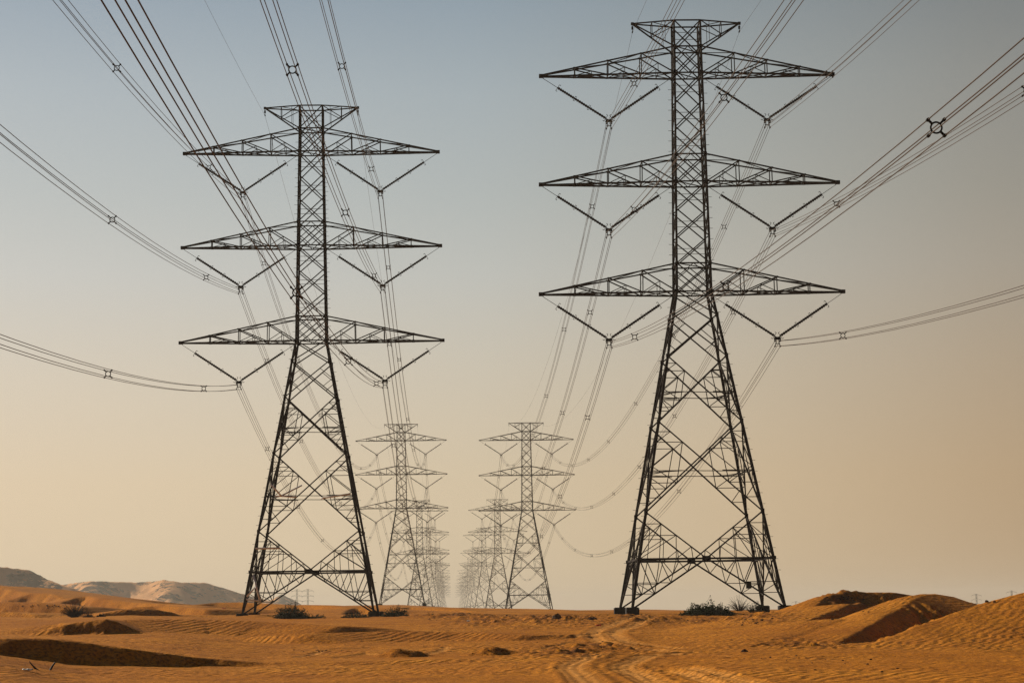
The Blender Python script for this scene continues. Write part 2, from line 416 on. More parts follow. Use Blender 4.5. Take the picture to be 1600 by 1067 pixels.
for pts, w in TRACKS:
    g = [ground_at(*p) for p in pts]
    g = [(p.x, p.y) for p in g]
    q = []
    for i in range(len(g) - 1):                                   # Catmull-Rom
        p0, p1, p2, p3 = g[max(i - 1, 0)], g[i], g[i + 1], g[min(i + 2, len(g) - 1)]
        for k in range(6):
            t = k / 6
            q.append(tuple(.5 * (2 * p1[j] + (p2[j] - p0[j]) * t + (2 * p0[j] - 5 * p1[j] + 4 * p2[j] - p3[j]) * t * t + (3 * p1[j] - p0[j] - 3 * p2[j] + p3[j]) * t ** 3) for j in (0, 1)))
    q.append(g[-1]); TRK.append((np.array(q), w))
CLODS = [(860, 966, 95, 7), (700, 962, 60, 4), (1010, 966, 50, 4), (1165, 965, 40, 14), (1110, 972, 40, 6), (940, 1012, 70, 4), (880, 1022, 60, 5), (1320, 938, 40, 6), (1250, 1010, 60, 3), (770, 968, 60, 4)]
CLD = [(ground_at(px, py), px, rx, ry) for px, py, rx, ry in CLODS]

def build_ground():
    az = np.concatenate([np.linspace(-178, -19, 54), np.arange(-18, 20, .068), np.linspace(21, 178, 54)])
    az = np.radians(az); az = np.append(az, np.radians(182)); na = len(az)
    rr = [1.5]
    while rr[-1] < 46: rr.append(rr[-1] * 1.045)
    while rr[-1] < 70: rr.append(rr[-1] * 1.0045)
    while rr[-1] < 160: rr.append(rr[-1] * 1.0028)
    while rr[-1] < 440: rr.append(rr[-1] * 1.0024)
    while rr[-1] < 9000: rr.append(rr[-1] * 1.022)
    rr = np.array(rr); nr = len(rr)
    A, Q = np.meshgrid(az, rr); x = (np.sin(A) * Q).ravel(); y = (np.cos(A) * Q).ravel()
    h = height(x, y)
    track = np.zeros_like(h); clod = np.zeros_like(h)
    for q, w in TRK:
        lo = q.min(0) - 2; hi = q.max(0) + 2
        k = np.where((x > lo[0]) & (x < hi[0]) & (y > lo[1]) & (y < hi[1]))[0]
        if len(k) == 0: continue
        best = np.full(len(k), 1e9)
        for i in range(len(q) - 1):
            a, c = q[i], q[i + 1]; e = c - a; Ls = e @ e + 1e-9
            t = np.clip(((x[k] - a[0]) * e[0] + (y[k] - a[1]) * e[1]) / Ls, 0, 1)
            dx = x[k] - a[0] - t * e[0]; dy = y[k] - a[1] - t * e[1]
            best = np.minimum(best, np.hypot(dx, dy))
        u = best / w
        h[k] += np.where(u < 1.8, -.05 * np.exp(-(u / .8) ** 2) + .045 * np.exp(-((u - 1.25) / .3) ** 2), 0) + np.where(u < 1, .016 * np.cos(u * 9.4), 0)
        track[k] = np.maximum(track[k], np.clip(1.25 - u, 0, 1) * (.75 + .25 * np.cos(u * 9.4)))
    for c, px, rx, ry in CLD:
        sx_ = rx * c.y / FPX; sy_ = max(3.0, ry * c.y * c.y / FPX / 2.0)
        sy_ = min(sy_, 14)
        e = ((x - c.x) / sx_) ** 2 + ((y - c.y) / sy_) ** 2
        clod = np.maximum(clod, np.where(e < 6, np.exp(-e * .8), 0))
    h += clod * (np.abs(fbm(x / 1.3, y / 1.3, 41, 3)) * .34 - .03)
    # wind ripples as real relief where the mesh is fine enough
    d = np.hypot(x, y)
    rp_ = np.sin((x * .86 + y * .50 + fbm(x / 3, y / 3, 51, 3) * 1.15) * 5.2)
    h += rp_ * .014 * sstep(48, 60, d) * sstep(150, 90, d) * sstep(-.1, .35, fbm(x / 14, y / 14, 55, 2) + .12) * (1 - np.clip(track, 0, 1))
    v = np.stack([x, y, h], 1)
    v = np.vstack([v, [[0, 0, float(h[0])]]])
    i = np.arange(nr - 1)[:, None] * na; j = np.arange(na - 1)[None, :]
    a = (i + j).ravel(); quads = np.stack([a, a + na, a + na + 1, a + 1], 1)
    tri = np.array([[len(v) - 1, k, k + 1] for k in range(na - 1)])
    me = bpy.data.meshes.new('ground')
    nl = quads.size + tri.size; npoly = len(quads) + len(tri)
    me.vertices.add(len(v)); me.vertices.foreach_set('co', v.astype(np.float32).ravel())
    me.loops.add(nl); me.loops.foreach_set('vertex_index', np.concatenate([quads.ravel(), tri.ravel()]).astype(np.int32))
    me.polygons.add(npoly)
    ls = np.concatenate([np.arange(len(quads)) * 4, quads.size + np.arange(len(tri)) * 3]).astype(np.int32)
    me.polygons.foreach_set('loop_start', ls)
    me.polygons.foreach_set('use_smooth', np.ones(npoly, bool))
    for nm, arr in (('track', track), ('clod', clod)):
        at_ = me.attributes.new(nm, 'FLOAT', 'POINT'); at_.data.foreach_set('value', np.append(arr, 0).astype(np.float32))
    me.update(calc_edges=True); me.validate()
    if me.polygons[0].normal.z < 0: me.flip_normals()
    me.materials.append(M_SAND)
    o = link('ground', me); tag(o, 'rippled orange desert sand with dunes and wheel tracks', 'ground', kind='structure')
build_ground()

def build_hills():
    specs = [([(-260, 872), (-120, 878), (0, 884), (40, 889), (75, 904), (110, 916), (150, 930), (190, 943)], 1750, 190, .24),
             ([(40, 924), (90, 912), (120, 909), (150, 908), (200, 909), (240, 907), (262, 905.5), (290, 910), (318, 909), (350, 919), (385, 930), (430, 941), (480, 950)], 2350, 300, .20),
             ([(395, 950), (425, 935), (441, 928), (458, 936), (480, 950)], 3300, 260, .22)]
    for k, (pts, D, W, rock) in enumerate(specs):
        P = [at(px, py, D) for px, py in pts]
        xs = np.array([p.x for p in P]); zs = np.array([p.z for p in P])
        gx = np.arange(xs[0] - 60, xs[-1] + 60, 2.2 + k); gy = np.arange(D - W * 1.6, D + W * 1.6, 4.0)
        X, Y = np.meshgrid(gx, gy)
        zc = np.interp(X, xs, zs, left=-20, right=-20) + fbm(X / 14, X * 0, 60 + k, 3) * .7
        crest = D + fbm(X / 90, X * 0 + 3, 70 + k, 2) * W * .22
        t = np.abs(Y - crest) / (W * (1 + .25 * fbm(X / 60, X * 0 + 7, 75 + k, 2)))
        prof = np.clip(1 - t, 0, 1) ** 1.15
        ridg = 1 - np.abs(fbm(X / 38 + Y / 300, Y / 120, 80 + k, 4))
        Z = -22 + (zc + 22) * prof
        Z += (ridg - .75) * (zc + 22) * .30 * prof * (1 - prof) * 2.2 + fbm(X / 9, Y / 9, 90 + k, 3) * .8 * prof * sstep(1, .9, prof)
        rk = rock * sstep(.25, .9, prof) - .12 + .22 * fbm(X / 45, Y / 70, 95 + k, 3)
        ny, nx = X.shape
        v = np.stack([X.ravel(), Y.ravel(), Z.ravel()], 1)
        a = (np.arange(ny - 1)[:, None] * nx + np.arange(nx - 1)[None, :]).ravel()
        f = np.stack([a, a + 1, a + nx + 1, a + nx], 1)
        me = bpy.data.meshes.new('hills'); me.from_pydata(v.tolist(), [], f.tolist())
        me.polygons.foreach_set('use_smooth', [True] * len(f))
        at_ = me.attributes.new('rock', 'FLOAT', 'POINT'); at_.data.foreach_set('value', rk.ravel().astype(np.float32))
        me.materials.append(M_HILL)
        o = link('hills', me)
        tag(o, ['dark rocky ridge highest at the edge of the view', 'long sandy hill with scattered rock outcrops', 'small pale peak behind the sandy hill'][k], 'hill', kind='structure')
build_hills()

# ------------------------------------------------------------------ lattice pylons
ZA = [45.33, 35.88, 26.45]; ZT = [47.65, 38.25, 28.85]; WA = [12.50, 12.655, 12.80]
ZTOP, WTOP = 49.93, 4.617
HB, HW, HU = 6.16, 1.45, 1.13
LV = [0, 7.8, 15.3, 20.85, 24.4, 26.45]
def hw(z):
    if z <= 26.45: return HB + (HW - HB) * z / 26.45
    if z <= 47.65: return HW + (HU - HW) * (z - 26.45) / 21.2
    return HU
def corner(i, z):
    sx_, sy_ = ((-1, -1), (1, -1), (1, 1), (-1, 1))[i % 4]; w = hw(z); return Vector((sx_ * w, sy_ * w, z))
def lerp(a, b, t): return a + (b - a) * t

def leg_mesh(i, detail=True):
    m = MB(); zz = LV + [28.85, 35.88, 38.25, 45.33, 47.65, ZTOP]; ws = [.26, .26, .25, .24, .23, .22, .20, .20, .18, .18, .15, .14]
    for k in range(len(zz) - 1): m.bar(corner(i, zz[k]), corner(i, zz[k + 1]), ws[k])
    if detail:
        z = 3.0; s = 0
        while z < 47:
            c = corner(i, z); dx = 1 if c.x > 0 else -1; dy = 1 if c.y > 0 else -1
            e = Vector((dx * .36, 0, 0)) if s % 2 == 0 else Vector((0, dy * .36, 0))
            m.bar(c, c + e, .035); z += .45; s += 1
        for z in LV[1:] + [28.85, 35.88, 38.25, 45.33, 47.65]:      # gusset plates
            c = corner(i, z); g = .40 if z < 26 else .34
            m.box(c, (g * .75, .045, g)); m.box(c, (.045, g * .75, g))
        m.box(corner(i, 4.0), (.38, .38, .28)); m.box(corner(i, .08), (.42, .42, .14))
    return m
def side_redundants(m, top, bot, C, w, n=3):
    """secondary members between a leg (top-bot) and the two half diagonals top-C, C-bot"""
    P = lerp(top, C, .55); Q = lerp(bot, C, .55); mid = lerp(top, bot, .5)
    def onleg(p): return lerp(top, bot, (p.z - top.z) / (bot.z - top.z))
    m.bar(P, onleg(P), w); m.bar(Q, onleg(Q), w); m.bar(P, Q, w * 1.15); m.bar(P, mid, w * 1.1); m.bar(Q, mid, w * 1.1)
    p2 = lerp(top, C, .27); q2 = lerp(bot, C, .27)
    m.bar(p2, onleg(p2), w); m.bar(q2, onleg(q2), w)
    m.bar(p2, onleg(P), w); m.bar(q2, onleg(Q), w)
def base_mesh(detail=True):
    m = MB(); sw = .07
    for i in range(4):
        j = i + 1
        for k in range(1, len(LV) - 1):
            a0, b0 = corner(i, LV[k]), corner(j, LV[k]); a1, b1 = corner(i, LV[k + 1]), corner(j, LV[k + 1])
            w = .135 if k < 3 else .12
            m.bar(a0, b1, w); m.bar(b0, a1, w)
            t = hw(LV[k]) / (hw(LV[k]) + hw(LV[k + 1])); C = lerp(a0, b1, t)
            if detail and k <= 3:
                if k <= 2: side_redundants(m, a1, a0, C, sw); side_redundants(m, b1, b0, C, sw)
                else:
                    for (u, l_) in ((a1, a0), (b1, b0)):
                        P = lerp(u, C, .5); Q = lerp(l_, C, .5); md = lerp(u, l_, .5)
                        m.bar(P, md, sw); m.bar(Q, md, sw)
        # bottom panel: two diagonals meeting on the belt, inverted V to the feet
        zb = 4.0; A, B = corner(i, LV[1]), corner(j, LV[1]); a, b = corner(i, zb), corner(j, zb); fa, fb = corner(i, 0), corner(j, 0)
        C = lerp(a, b, .5)
        m.bar(a, b, .18); m.bar(A, C, .13); m.bar(B, C, .13); m.bar(C, fa, .15); m.bar(C, fb, .15)
        m.box(C, (.7, .06, .42) if i % 2 == 0 else (.06, .7, .42))
        if detail:
            for (top, beltc, foot) in ((A, a, fa), (B, b, fb)):
                up = [lerp(top, C, t) for t in (.25, .5, .75)]; bl = [lerp(beltc, C, t) for t in (.3, .55, .8)]; dn = [lerp(foot, C, t) for t in (.3, .52, .74)]
                for p in up[:2]: m.bar(p, lerp(top, beltc, (top.z - p.z) / (top.z - beltc.z)), sw)
                m.bar(up[0], lerp(top, beltc, .62), sw); m.bar(up[1], beltc, sw); m.bar(up[1], bl[1], sw); m.bar(up[0], bl[0], sw); m.bar(up[2], bl[1], sw); m.bar(up[2], bl[2], sw); m.bar(up[0], lerp(top, beltc, .97), sw)
                lg = lambda z: lerp(beltc, foot, (beltc.z - z) / (beltc.z - foot.z))
                m.bar(dn[0], lg(dn[0].z), sw); m.bar(dn[1], lg(dn[1].z), sw); m.bar(dn[0], lg(dn[1].z), sw)
                m.bar(dn[0], bl[0], sw * 1.1); m.bar(bl[0], dn[1], sw); m.bar(dn[1], bl[1], sw); m.bar(bl[1], dn[2], sw); m.bar(beltc, dn[0], sw * 1.2); m.bar(dn[2], bl[2], sw)
    if detail:
        # plan bracing inside the body: belt and mid-panel diamonds
        for z, f in ((4.0, .5), (11.2, .5), (17.8, .5)):
            pts = [lerp(corner(i, z), corner(i + 1, z), f) for i in range(4)]
            if z > 5:
                pts = []
                for i in range(4):
                    a, b = corner(i, z), corner(i + 1, z); pts += [lerp(a, b, .30), lerp(a, b, .70)]
                for i in range(4): m.bar(pts[2 * i + 1], pts[(2 * i + 2) % 8], sw * 1.2); m.bar(corner(i, z), pts[2 * i], sw * 1.3); m.bar(corner(i + 1, z), pts[2 * i + 1], sw * 1.3)
                for i in range(4): m.bar(pts[2 * i], lerp(pts[2 * i + 1], pts[(2 * i + 2) % 8], .5), sw)
            else:
                for i in range(4): m.bar(pts[i], pts[(i + 1) % 4], sw * 1.3)
    return m
def cage_mesh(detail=True):
    m = MB()
    lv = [26.45, 28.85] + [lerp(28.85, 35.88, t) for t in (1 / 3, 2 / 3)] + [35.88, 38.25] + [lerp(38.25, 45.33, t) for t in (1 / 3, 2 / 3)] + [45.33, 47.65, ZTOP]
    for i in range(4):
        j = i + 1
        for k in range(len(lv) - 1):
            z0, z1 = lv[k], lv[k + 1]
            arm = z0 in (26.45, 35.88, 45.33)
            w = .11
            m.bar(corner(i, z0), corner(j, z1), w); m.bar(corner(j, z0), corner(i, z1), w)
            if detail:
                C = lerp(lerp(corner(i, z0), corner(j, z0), .5), lerp(corner(i, z1), corner(j, z1), .5), .5)
                if arm:
                    zm = (z0 + z1) / 2; t0 = lerp(corner(i, z1), corner(j, z1), .5); b0 = lerp(corner(i, z0), corner(j, z0), .5)
                    for q in (corner(i, zm), corner(j, zm)): m.bar(q, t0, .08); m.bar(q, b0, .08)
                elif i % 2 == 0:
                    zm = (z0 + z1) / 2; m.bar(corner(i, zm + .05), corner(j, zm + .05), .045)
        for z in (26.45, 28.85, 35.88, 38.25, 45.33, 47.65, ZTOP): m.bar(corner(i, z), corner(j, z), .13)
    for z in (26.45, 35.88, 45.33, 28.85, 47.65): m.bar(corner(0, z), corner(2, z), .09)
    return m
def arm_mesh(level, sx_, detail=True):
    m = MB(); z0, z1, W = ZA[level], ZT[level], WA[level]
    tipb = {-1: Vector((sx_ * W, -.09, z0)), 1: Vector((sx_ * W, .09, z0))}
    fr = [0, .25, .5, .75, 1.0]
    bot, top = {}, {}
    for sy_ in (-1, 1):
        b0 = Vector((sx_ * hw(z0), sy_ * hw(z0), z0)); t0 = Vector((sx_ * hw(z1), sy_ * hw(z1), z1)); tip = tipb[sy_]
        m.bar(b0, tip, .15); m.bar(t0, tip + Vector((0, 0, .12)), .13)
        tt = tip + Vector((0, 0, .12))
        bot[sy_] = [lerp(tip, b0, f) for f in fr]; top[sy_] = [lerp(tt, t0, f) for f in fr]
        for k in range(1, 4):
            m.bar(bot[sy_][k], top[sy_][k], .095)
        for k in range(1, 4):
            m.bar(top[sy_][k], bot[sy_][k + 1], .11)
            if detail:
                M = lerp(top[sy_][k], bot[sy_][k + 1], .5); bm_ = lerp(bot[sy_][k], bot[sy_][k + 1], .5)
                m.bar(M, bm_, .06); m.bar(M, bot[sy_][k], .065); 
    for k in range(1, 5):
        m.bar(bot[-1][k], bot[1][k], .09)
        m.bar(bot[-1][k], bot[1][k - 1], .08); m.bar(bot[1][k], bot[-1][k - 1], .08)
        if k < 4: m.bar(top[-1][k], top[1][k], .08)
        m.bar(top[-1][k] if k % 2 else top[1][k], top[1][k - 1] if k % 2 else top[-1][k - 1], .07)
    if detail:
        for k in range(1, 4):
            for sy_ in (-1, 1): m.box(bot[sy_][k], (.26, .04, .17)); m.box(top[sy_][k], (.26, .04, .16))
        for k in range(0, 4):
            a = lerp(bot[-1][k], bot[-1][k + 1], .5); b = lerp(bot[1][k], bot[1][k + 1], .5); m.bar(a, b, .05)
    m.box(Vector((sx_ * (W + .02), 0, z0 + .05)), (.42, .34, .30))
    return m
def peak_mesh(sx_, detail=True):
    m = MB(); z0, z1, W = ZT[0], ZTOP, WTOP
    for sy_ in (-1, 1):
        tip = Vector((sx_ * W, sy_ * .08, ZTOP)); t0 = Vector((sx_ * HU, sy_ * HU, ZTOP)); b0 = Vector((sx_ * HU, sy_ * HU, z0))
        m.bar(t0, tip, .12); m.bar(b0, tip, .13)
        f = .47
        p, q = lerp(tip, t0, f), lerp(tip, b0, f); m.bar(p, q, .07); m.bar(q, t0, .08)
        m.bar(lerp(tip, b0, .78), lerp(tip, t0, .78), .045)
        if sy_ == 1:
            for f in (.47, 1.0): a = lerp(tip, t0, f); b = Vector((a.x, -a.y, a.z)); m.bar(a, b, .07); a = lerp(tip, b0, f); b = Vector((a.x, -a.y, a.z)); m.bar(a, b, .07)
            a = lerp(tip, t0, .47); m.bar(Vector((a.x, -a.y, a.z)), t0, .06)
    m.box(Vector((sx_ * W, 0, ZTOP)), (.24, .24, .22))
    return m
def pad_mesh(i, tall=1.5):
    m = MB(); c = corner(i, 0); k = len(m.v)
    m.box((c.x, c.y, -tall / 2 + .1), (1.04, 1.04, tall)); m.box((c.x, c.y, .12), (.9, .9, .06))
    return m

ORD = ['nearest', 'second', 'third', 'fourth', 'fifth', 'sixth', 'seventh', 'eighth', 'ninth', 'tenth', 'eleventh', 'twelfth']
LVL = ['top', 'middle', 'bottom']
def pylon_meshes():
    d = {}
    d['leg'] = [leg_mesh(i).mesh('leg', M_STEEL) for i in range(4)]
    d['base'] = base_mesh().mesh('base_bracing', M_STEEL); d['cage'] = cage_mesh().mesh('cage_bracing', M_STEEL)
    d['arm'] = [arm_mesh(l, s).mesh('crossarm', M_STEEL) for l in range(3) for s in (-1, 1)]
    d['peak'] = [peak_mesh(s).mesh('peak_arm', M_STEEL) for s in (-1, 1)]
    d['pad'] = [pad_mesh(i).mesh('footing', M_PAD) for i in range(4)]
    return d
PM = pylon_meshes()
def far_mesh():
    m = MB()
    for q in [leg_mesh(i, False) for i in range(4)] + [base_mesh(False), cage_mesh(False)] + [arm_mesh(l, s, False) for l in range(3) for s in (-1, 1)] + [peak_mesh(s, False) for s in (-1, 1)]:
        k = len(m.v); m.v += q.v; m.f += [tuple(k + i for i in f) for f in q.f]
    for i in range(4): c = corner(i, 0); m.box((c.x, c.y, -1.5), (.9, .9, 3.2))
    return m.mesh('pylon', M_STEEL)
FAR = far_mesh()

BX = [6.80, 6.98, 7.14]
def insul_pts(level, sx_):
    xo, xi = WA[level] - .1, hw(ZA[level]) + .1
    xy = BX[level]
    return Vector((sx_ * xo, 0, ZA[level] - .15)), Vector((sx_ * xi, 0, ZA[level] - .12)), Vector((sx_ * xy, 0, ZA[level] - 3.85))
def insul_mesh(a, y, m=None):
    m = m or MB(); d = (y - a); Ln = d.length; d.normalize(); e = y - d * .30
    n = Vector((0, 1, 0)).cross(d).normalized()
    p0 = lerp(a, e, .235)
    m.bar(a, p0, .045)
    seg = [0, .345, .66, 1.0]
    for k in range(3):
        s0 = lerp(p0, e, seg[k] + .008); s1 = lerp(p0, e, seg[k + 1] - .008)
        m.prism(s0, s1, .085, .085, 8)
        nd = int((s1 - s0).length / .2)
        for i in range(nd): q = lerp(s0, s1, (i + .5) / nd); m.prism(q - d * .03, q + d * .03, .14, .12, 8)
        for q in (s0, s1): m.prism(q - d * .06, q + d * .06, .06, .06, 6)
    for t in seg:
        q = lerp(p0, e, t); r = .30 if t in (0, 1.0) else .20
        m.bar(q - n * r, q + n * r, .045); m.bar(q - n * r, q - n * r + d * .14 * (1 if t < .5 else -1), .05); m.bar(q + n * r, q + n * r + d * .14 * (1 if t < .5 else -1), .05)
    m.bar(e, y, .07)
    return m
def yoke_mesh(y, m=None):
    m = m or MB()
    m.box(y + Vector((0, 0, 0)), (.55, .07, .16)); m.box(y + Vector((0, 0, -.12)), (.62, .06, .10))
    for s in (-1, 1):
        m.bar(y + Vector((s * .12, 0, -.1)), y + Vector((s * .12, 0, -.50)), .075)
        m.bar(y + Vector((s * .225, 0, -.1)), y + Vector((s * .225, 0, -.28)), .06)
        m.box(y + Vector((s * .225, 0, -.275)), (.10, .32, .11)); m.box(y + Vector((s * .225, 0, -.725)), (.10, .32, .11))
        m.bar(y + Vector((s * .12, 0, -.48)), y + Vector((s * .225, 0, -.70)), .06)
    m.bar(y + Vector((-.22, 0, -.50)), y + Vector((.22, 0, -.50)), .075)
    return m
BUN = .225                                        # half spacing of the four wires
def bundle_z(level): return ZA[level] - 3.85 - .5  # centre of the bundle below the arm
IM = {}
for l in range(3):
    for s in (-1, 1):
        o_, i_, y_ = insul_pts(l, s)
        z0 = Vector((0, 0, 0))
        base = y_
        mo = insul_mesh(o_ - base, z0).mesh('insulator', M_INSUL, False); mi = insul_mesh(i_ - base, z0).mesh('insulator', M_INSUL, False); my = yoke_mesh(z0).mesh('yoke', M_SPACER)
        mf = MB(); insul_mesh(o_ - base, z0, mf); insul_mesh(i_ - base, z0, mf); yoke_mesh(z0, mf)
        IM[l, s] = (base, mo, mi, my, mf.mesh('insulator_string', M_INSUL))

def brace(parent, a, b, r):  # extra pale bar, its sun glint painted into the colour
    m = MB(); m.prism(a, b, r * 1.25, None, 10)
    tag(m.build('brace', M_GLINT, parent, None, True), 'brace painted near-white to imitate sun glint')
for side, row in TOWERS.items():
    for k, (x, y, z) in enumerate(row):
        loc = Vector((x, y, z))
        if k < 3:
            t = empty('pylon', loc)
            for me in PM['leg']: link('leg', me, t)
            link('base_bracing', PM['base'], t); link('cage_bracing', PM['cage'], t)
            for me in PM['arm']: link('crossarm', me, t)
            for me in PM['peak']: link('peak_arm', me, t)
            for me in PM['pad']: tag(link('footing', me, t), 'black coated concrete footing')
            if k == 0 and side == 'right':
                m = MB(); c = corner(2, 1.9); m.box((c.x - .95, c.y - .5, 1.9), (.42, .30, .58)); m.bar((c.x, c.y, 1.95), (c.x - .95, c.y - .5, 1.95), .07)
                m.build('switch_box', M_SPACER, t)
            if k == 0 and side == 'left':
                A, a, f = corner(0, LV[1]), corner(0, 4.0), corner(0, 0); C = lerp(corner(0, 4.0), corner(1, 4.0), .5)
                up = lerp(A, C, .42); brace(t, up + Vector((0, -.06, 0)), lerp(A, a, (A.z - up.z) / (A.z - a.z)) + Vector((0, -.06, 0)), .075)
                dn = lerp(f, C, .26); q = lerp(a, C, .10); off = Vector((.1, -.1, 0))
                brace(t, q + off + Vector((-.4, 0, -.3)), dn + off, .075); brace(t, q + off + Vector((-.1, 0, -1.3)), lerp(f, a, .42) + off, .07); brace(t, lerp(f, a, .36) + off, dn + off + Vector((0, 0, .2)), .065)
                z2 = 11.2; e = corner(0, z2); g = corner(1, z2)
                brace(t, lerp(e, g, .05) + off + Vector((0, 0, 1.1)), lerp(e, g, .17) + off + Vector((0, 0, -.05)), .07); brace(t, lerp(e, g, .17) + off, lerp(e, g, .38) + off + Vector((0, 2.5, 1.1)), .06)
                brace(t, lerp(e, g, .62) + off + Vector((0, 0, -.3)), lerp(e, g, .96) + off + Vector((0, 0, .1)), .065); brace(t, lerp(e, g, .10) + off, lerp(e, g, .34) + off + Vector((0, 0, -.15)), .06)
        else:
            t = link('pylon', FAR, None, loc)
        if k == 0: lab = 'nearest steel lattice pylon of the left row, lower of the two big ones' if side == 'left' else 'nearest steel lattice pylon of the right row, tallest of all, beside the dunes'
        else: lab = '%s steel lattice pylon from the camera in the %s row%s' % (ORD[k], side, '' if k < 3 else ', hazy in the distance')
        tag(t, lab, 'pylon', 'lattice pylons in two receding rows')
        for l in range(3):
            for s in (-1, 1):
                base, mo, mi, my, mf = IM[l, s]
                if k < 3:
                    v = empty('insulator_string', loc + base); link('insulator', mo, v); link('insulator', mi, v); link('yoke', my, v)
                elif k < 9: v = link('insulator_string', mf, None, loc + base)
                else: continue
                tag(v, 'V-shaped insulator pair under the %s %s arm of the %s pylon, %s row' % (LVL[l], 'left' if s < 0 else 'right', ORD[k], side), 'insulator string', 'V insulator strings under the pylon arms')

# ------------------------------------------------------------------ conductors
def spacer_mesh():
    m = MB(); m.ring((0, 0, 0), .155, .027, 'y', 24, 6)
    for sx_ in (-1, 1):
        for sz in (-1, 1):
            m.bar((sx_ * .11, 0, sz * .11), (sx_ * .215, 0, sz * .215), .068)
            m.prism((sx_ * .225, -.07, sz * .225), (sx_ * .225, .07, sz * .225), .05, .05, 8)
    return m
SPM = spacer_mesh().mesh('spacer', M_SPACER, True)
def curve(a, b, sag, n):
    return [lerp(a, b, i / n) - Vector((0, 0, 4 * sag * (i / n) * (1 - i / n))) for i in range(n + 1)]
rs = random.Random(7)
def bundle(a, b, sag, label, group, first, n=44, split=True, r=.019, step=53.0):
    root = empty('conductor_bundle', a) if split else None
    mm = MB()
    Ln = abs(b.y - a.y)
    offs = [Vector((sx_ * BUN, 0, sz * BUN)) for sx_ in (-1, 1) for sz in (-1, 1)]
    for of in offs:
        m = MB() if split else mm
        m.path([p - a + of for p in curve(a, b, sag, n)], r, 5)
        if split: m.build('conductor', M_CABLE, root, None, True)
    dist = first; step_i = 0
    marks = list(first) if isinstance(first, tuple) else None
    while (marks and step_i < len(marks)) or (not marks and dist < Ln - 12):
        if marks: dist = marks[step_i]; step_i += 1
        t = dist / Ln; p = lerp(a, b, t) - a - Vector((0, 0, 4 * sag * t * (1 - t)))
        if split: link('spacer', SPM, root, p)
        else:
            k = len(mm.v); sp = spacer_mesh(); mm.v += [q + p for q in sp.v]; mm.f += [tuple(k + i for i in f) for f in sp.f]
        dist += step + rs.uniform(-4, 4)
    o = root if split else mm.build('conductor_bundle', M_CABLE, None, a)
    tag(o, label, 'power line', group)
OUTER = (29.7, 79.6, 124, 172, 222, 270, 318, 366); INNER = (24.5, 75.5, 120.6, 169, 219, 268, 316, 365)
SAG0 = {('left', -1): 11.7, ('left', 1): 10.4, ('right', -1): 10.5, ('right', 1): 11.3}
for side, row in TOWERS.items():
    t0 = Vector((row[0][0], row[0][1] - 397, row[0][2]))
    pts = [t0] + [Vector(t) for t in row]
    for l in range(3):
        for s in (-1, 1):
            c = Vector((s * BX[l], 0, bundle_z(l)))
            arm = '%s %s arm' % (LVL[l], 'left' if s < 0 else 'right')
            bundle(pts[1] + c, pts[0] + c, SAG0[side, s], 'four-wire conductor bundle running overhead from %s of the nearest %s-row pylon' % (arm, side), 'conductor bundles passing over the camera', OUTER if (side == 'left') == (s < 0) else INNER)
            for k in range(1, 6):
                bundle(pts[k] + c, pts[k + 1] + c, 12.3 if k == 1 else 10.5, 'four-wire conductor bundle on %ss between %s and %s pylons, %s row' % (arm, ORD[k - 1], ORD[k], side),
                       'conductor bundles between the pylons', 30 + rs.uniform(-8, 8), split=k <= 2, n=36)
    for s in (-1, 1):
        c = Vector((s * WTOP, 0, ZTOP - .75))
        for k in range(0, 4):
            a, b = (pts[1] + c, pts[0] + c) if k == 0 else (pts[k] + c, pts[k + 1] + c)
            m = MB(); m.path([p - a for p in curve(a, b, 7.5 if k == 0 else 9.5, 40)], .011, 4)
            o = m.build('earth_wire', M_CABLE, None, a, True)
            h = MB(); h.bar((0, 0, .65), (0, 0, .05), .05); h.box((0, 0, .03), (.09, .5, .09)); h.box((0, 0, .38), (.16, .16, .26))
            h.build('clamp', M_SPACER, o)
            sd = 'left' if s < 0 else 'right'
            tag(o, ('thin earth wire running overhead from the %s peak tip of the nearest %s-row pylon' % (sd, side)) if k == 0 else
                ('thin earth wire on %s peak tips between %s and %s pylons, %s row' % (sd, ORD[k - 1], ORD[k], side)), 'earth wire', 'thin earth wires along the pylon tops')

# small distant pylons of other lines
def small_pylon_mesh(H, arm):
    m = MB(); b = H * .075
    def w(z): return b + (H * .018 - b) * min(1, z / (H * .62))
    def cn(i, z): sx_, sy_ = ((-1, -1), (1, -1), (1, 1), (-1, 1))[i % 4]; return Vector((sx_ * w(z), sy_ * w(z), z))
    zz = [0, .2, .38, .52, .62, .72, .82, .92, 1.0]
    for i in range(4):
        for k in range(len(zz) - 1):
            m.bar(cn(i, zz[k] * H), cn(i, zz[k + 1] * H), .34); m.bar(cn(i, zz[k] * H), cn(i + 1, zz[k + 1] * H), .22); m.bar(cn(i + 1, zz[k] * H), cn(i, zz[k + 1] * H), .22)
    for z in (.66, .80, .94):
        for s in (-1, 1):
            tip = Vector((s * arm / 2, 0, z * H))
            for sy_ in (-1, 1):
                m.bar(Vector((s * w(z * H), sy_ * w(z * H), z * H)), tip, .3); m.bar(Vector((s * w(z * H), sy_ * w(z * H), z * H + H * .045)), tip, .3)
            m.bar(tip, tip - Vector((0, 0, H * .05)), .2)
    return m.mesh('distant_pylon', M_STEEL)
SP = small_pylon_mesh(50, 16)
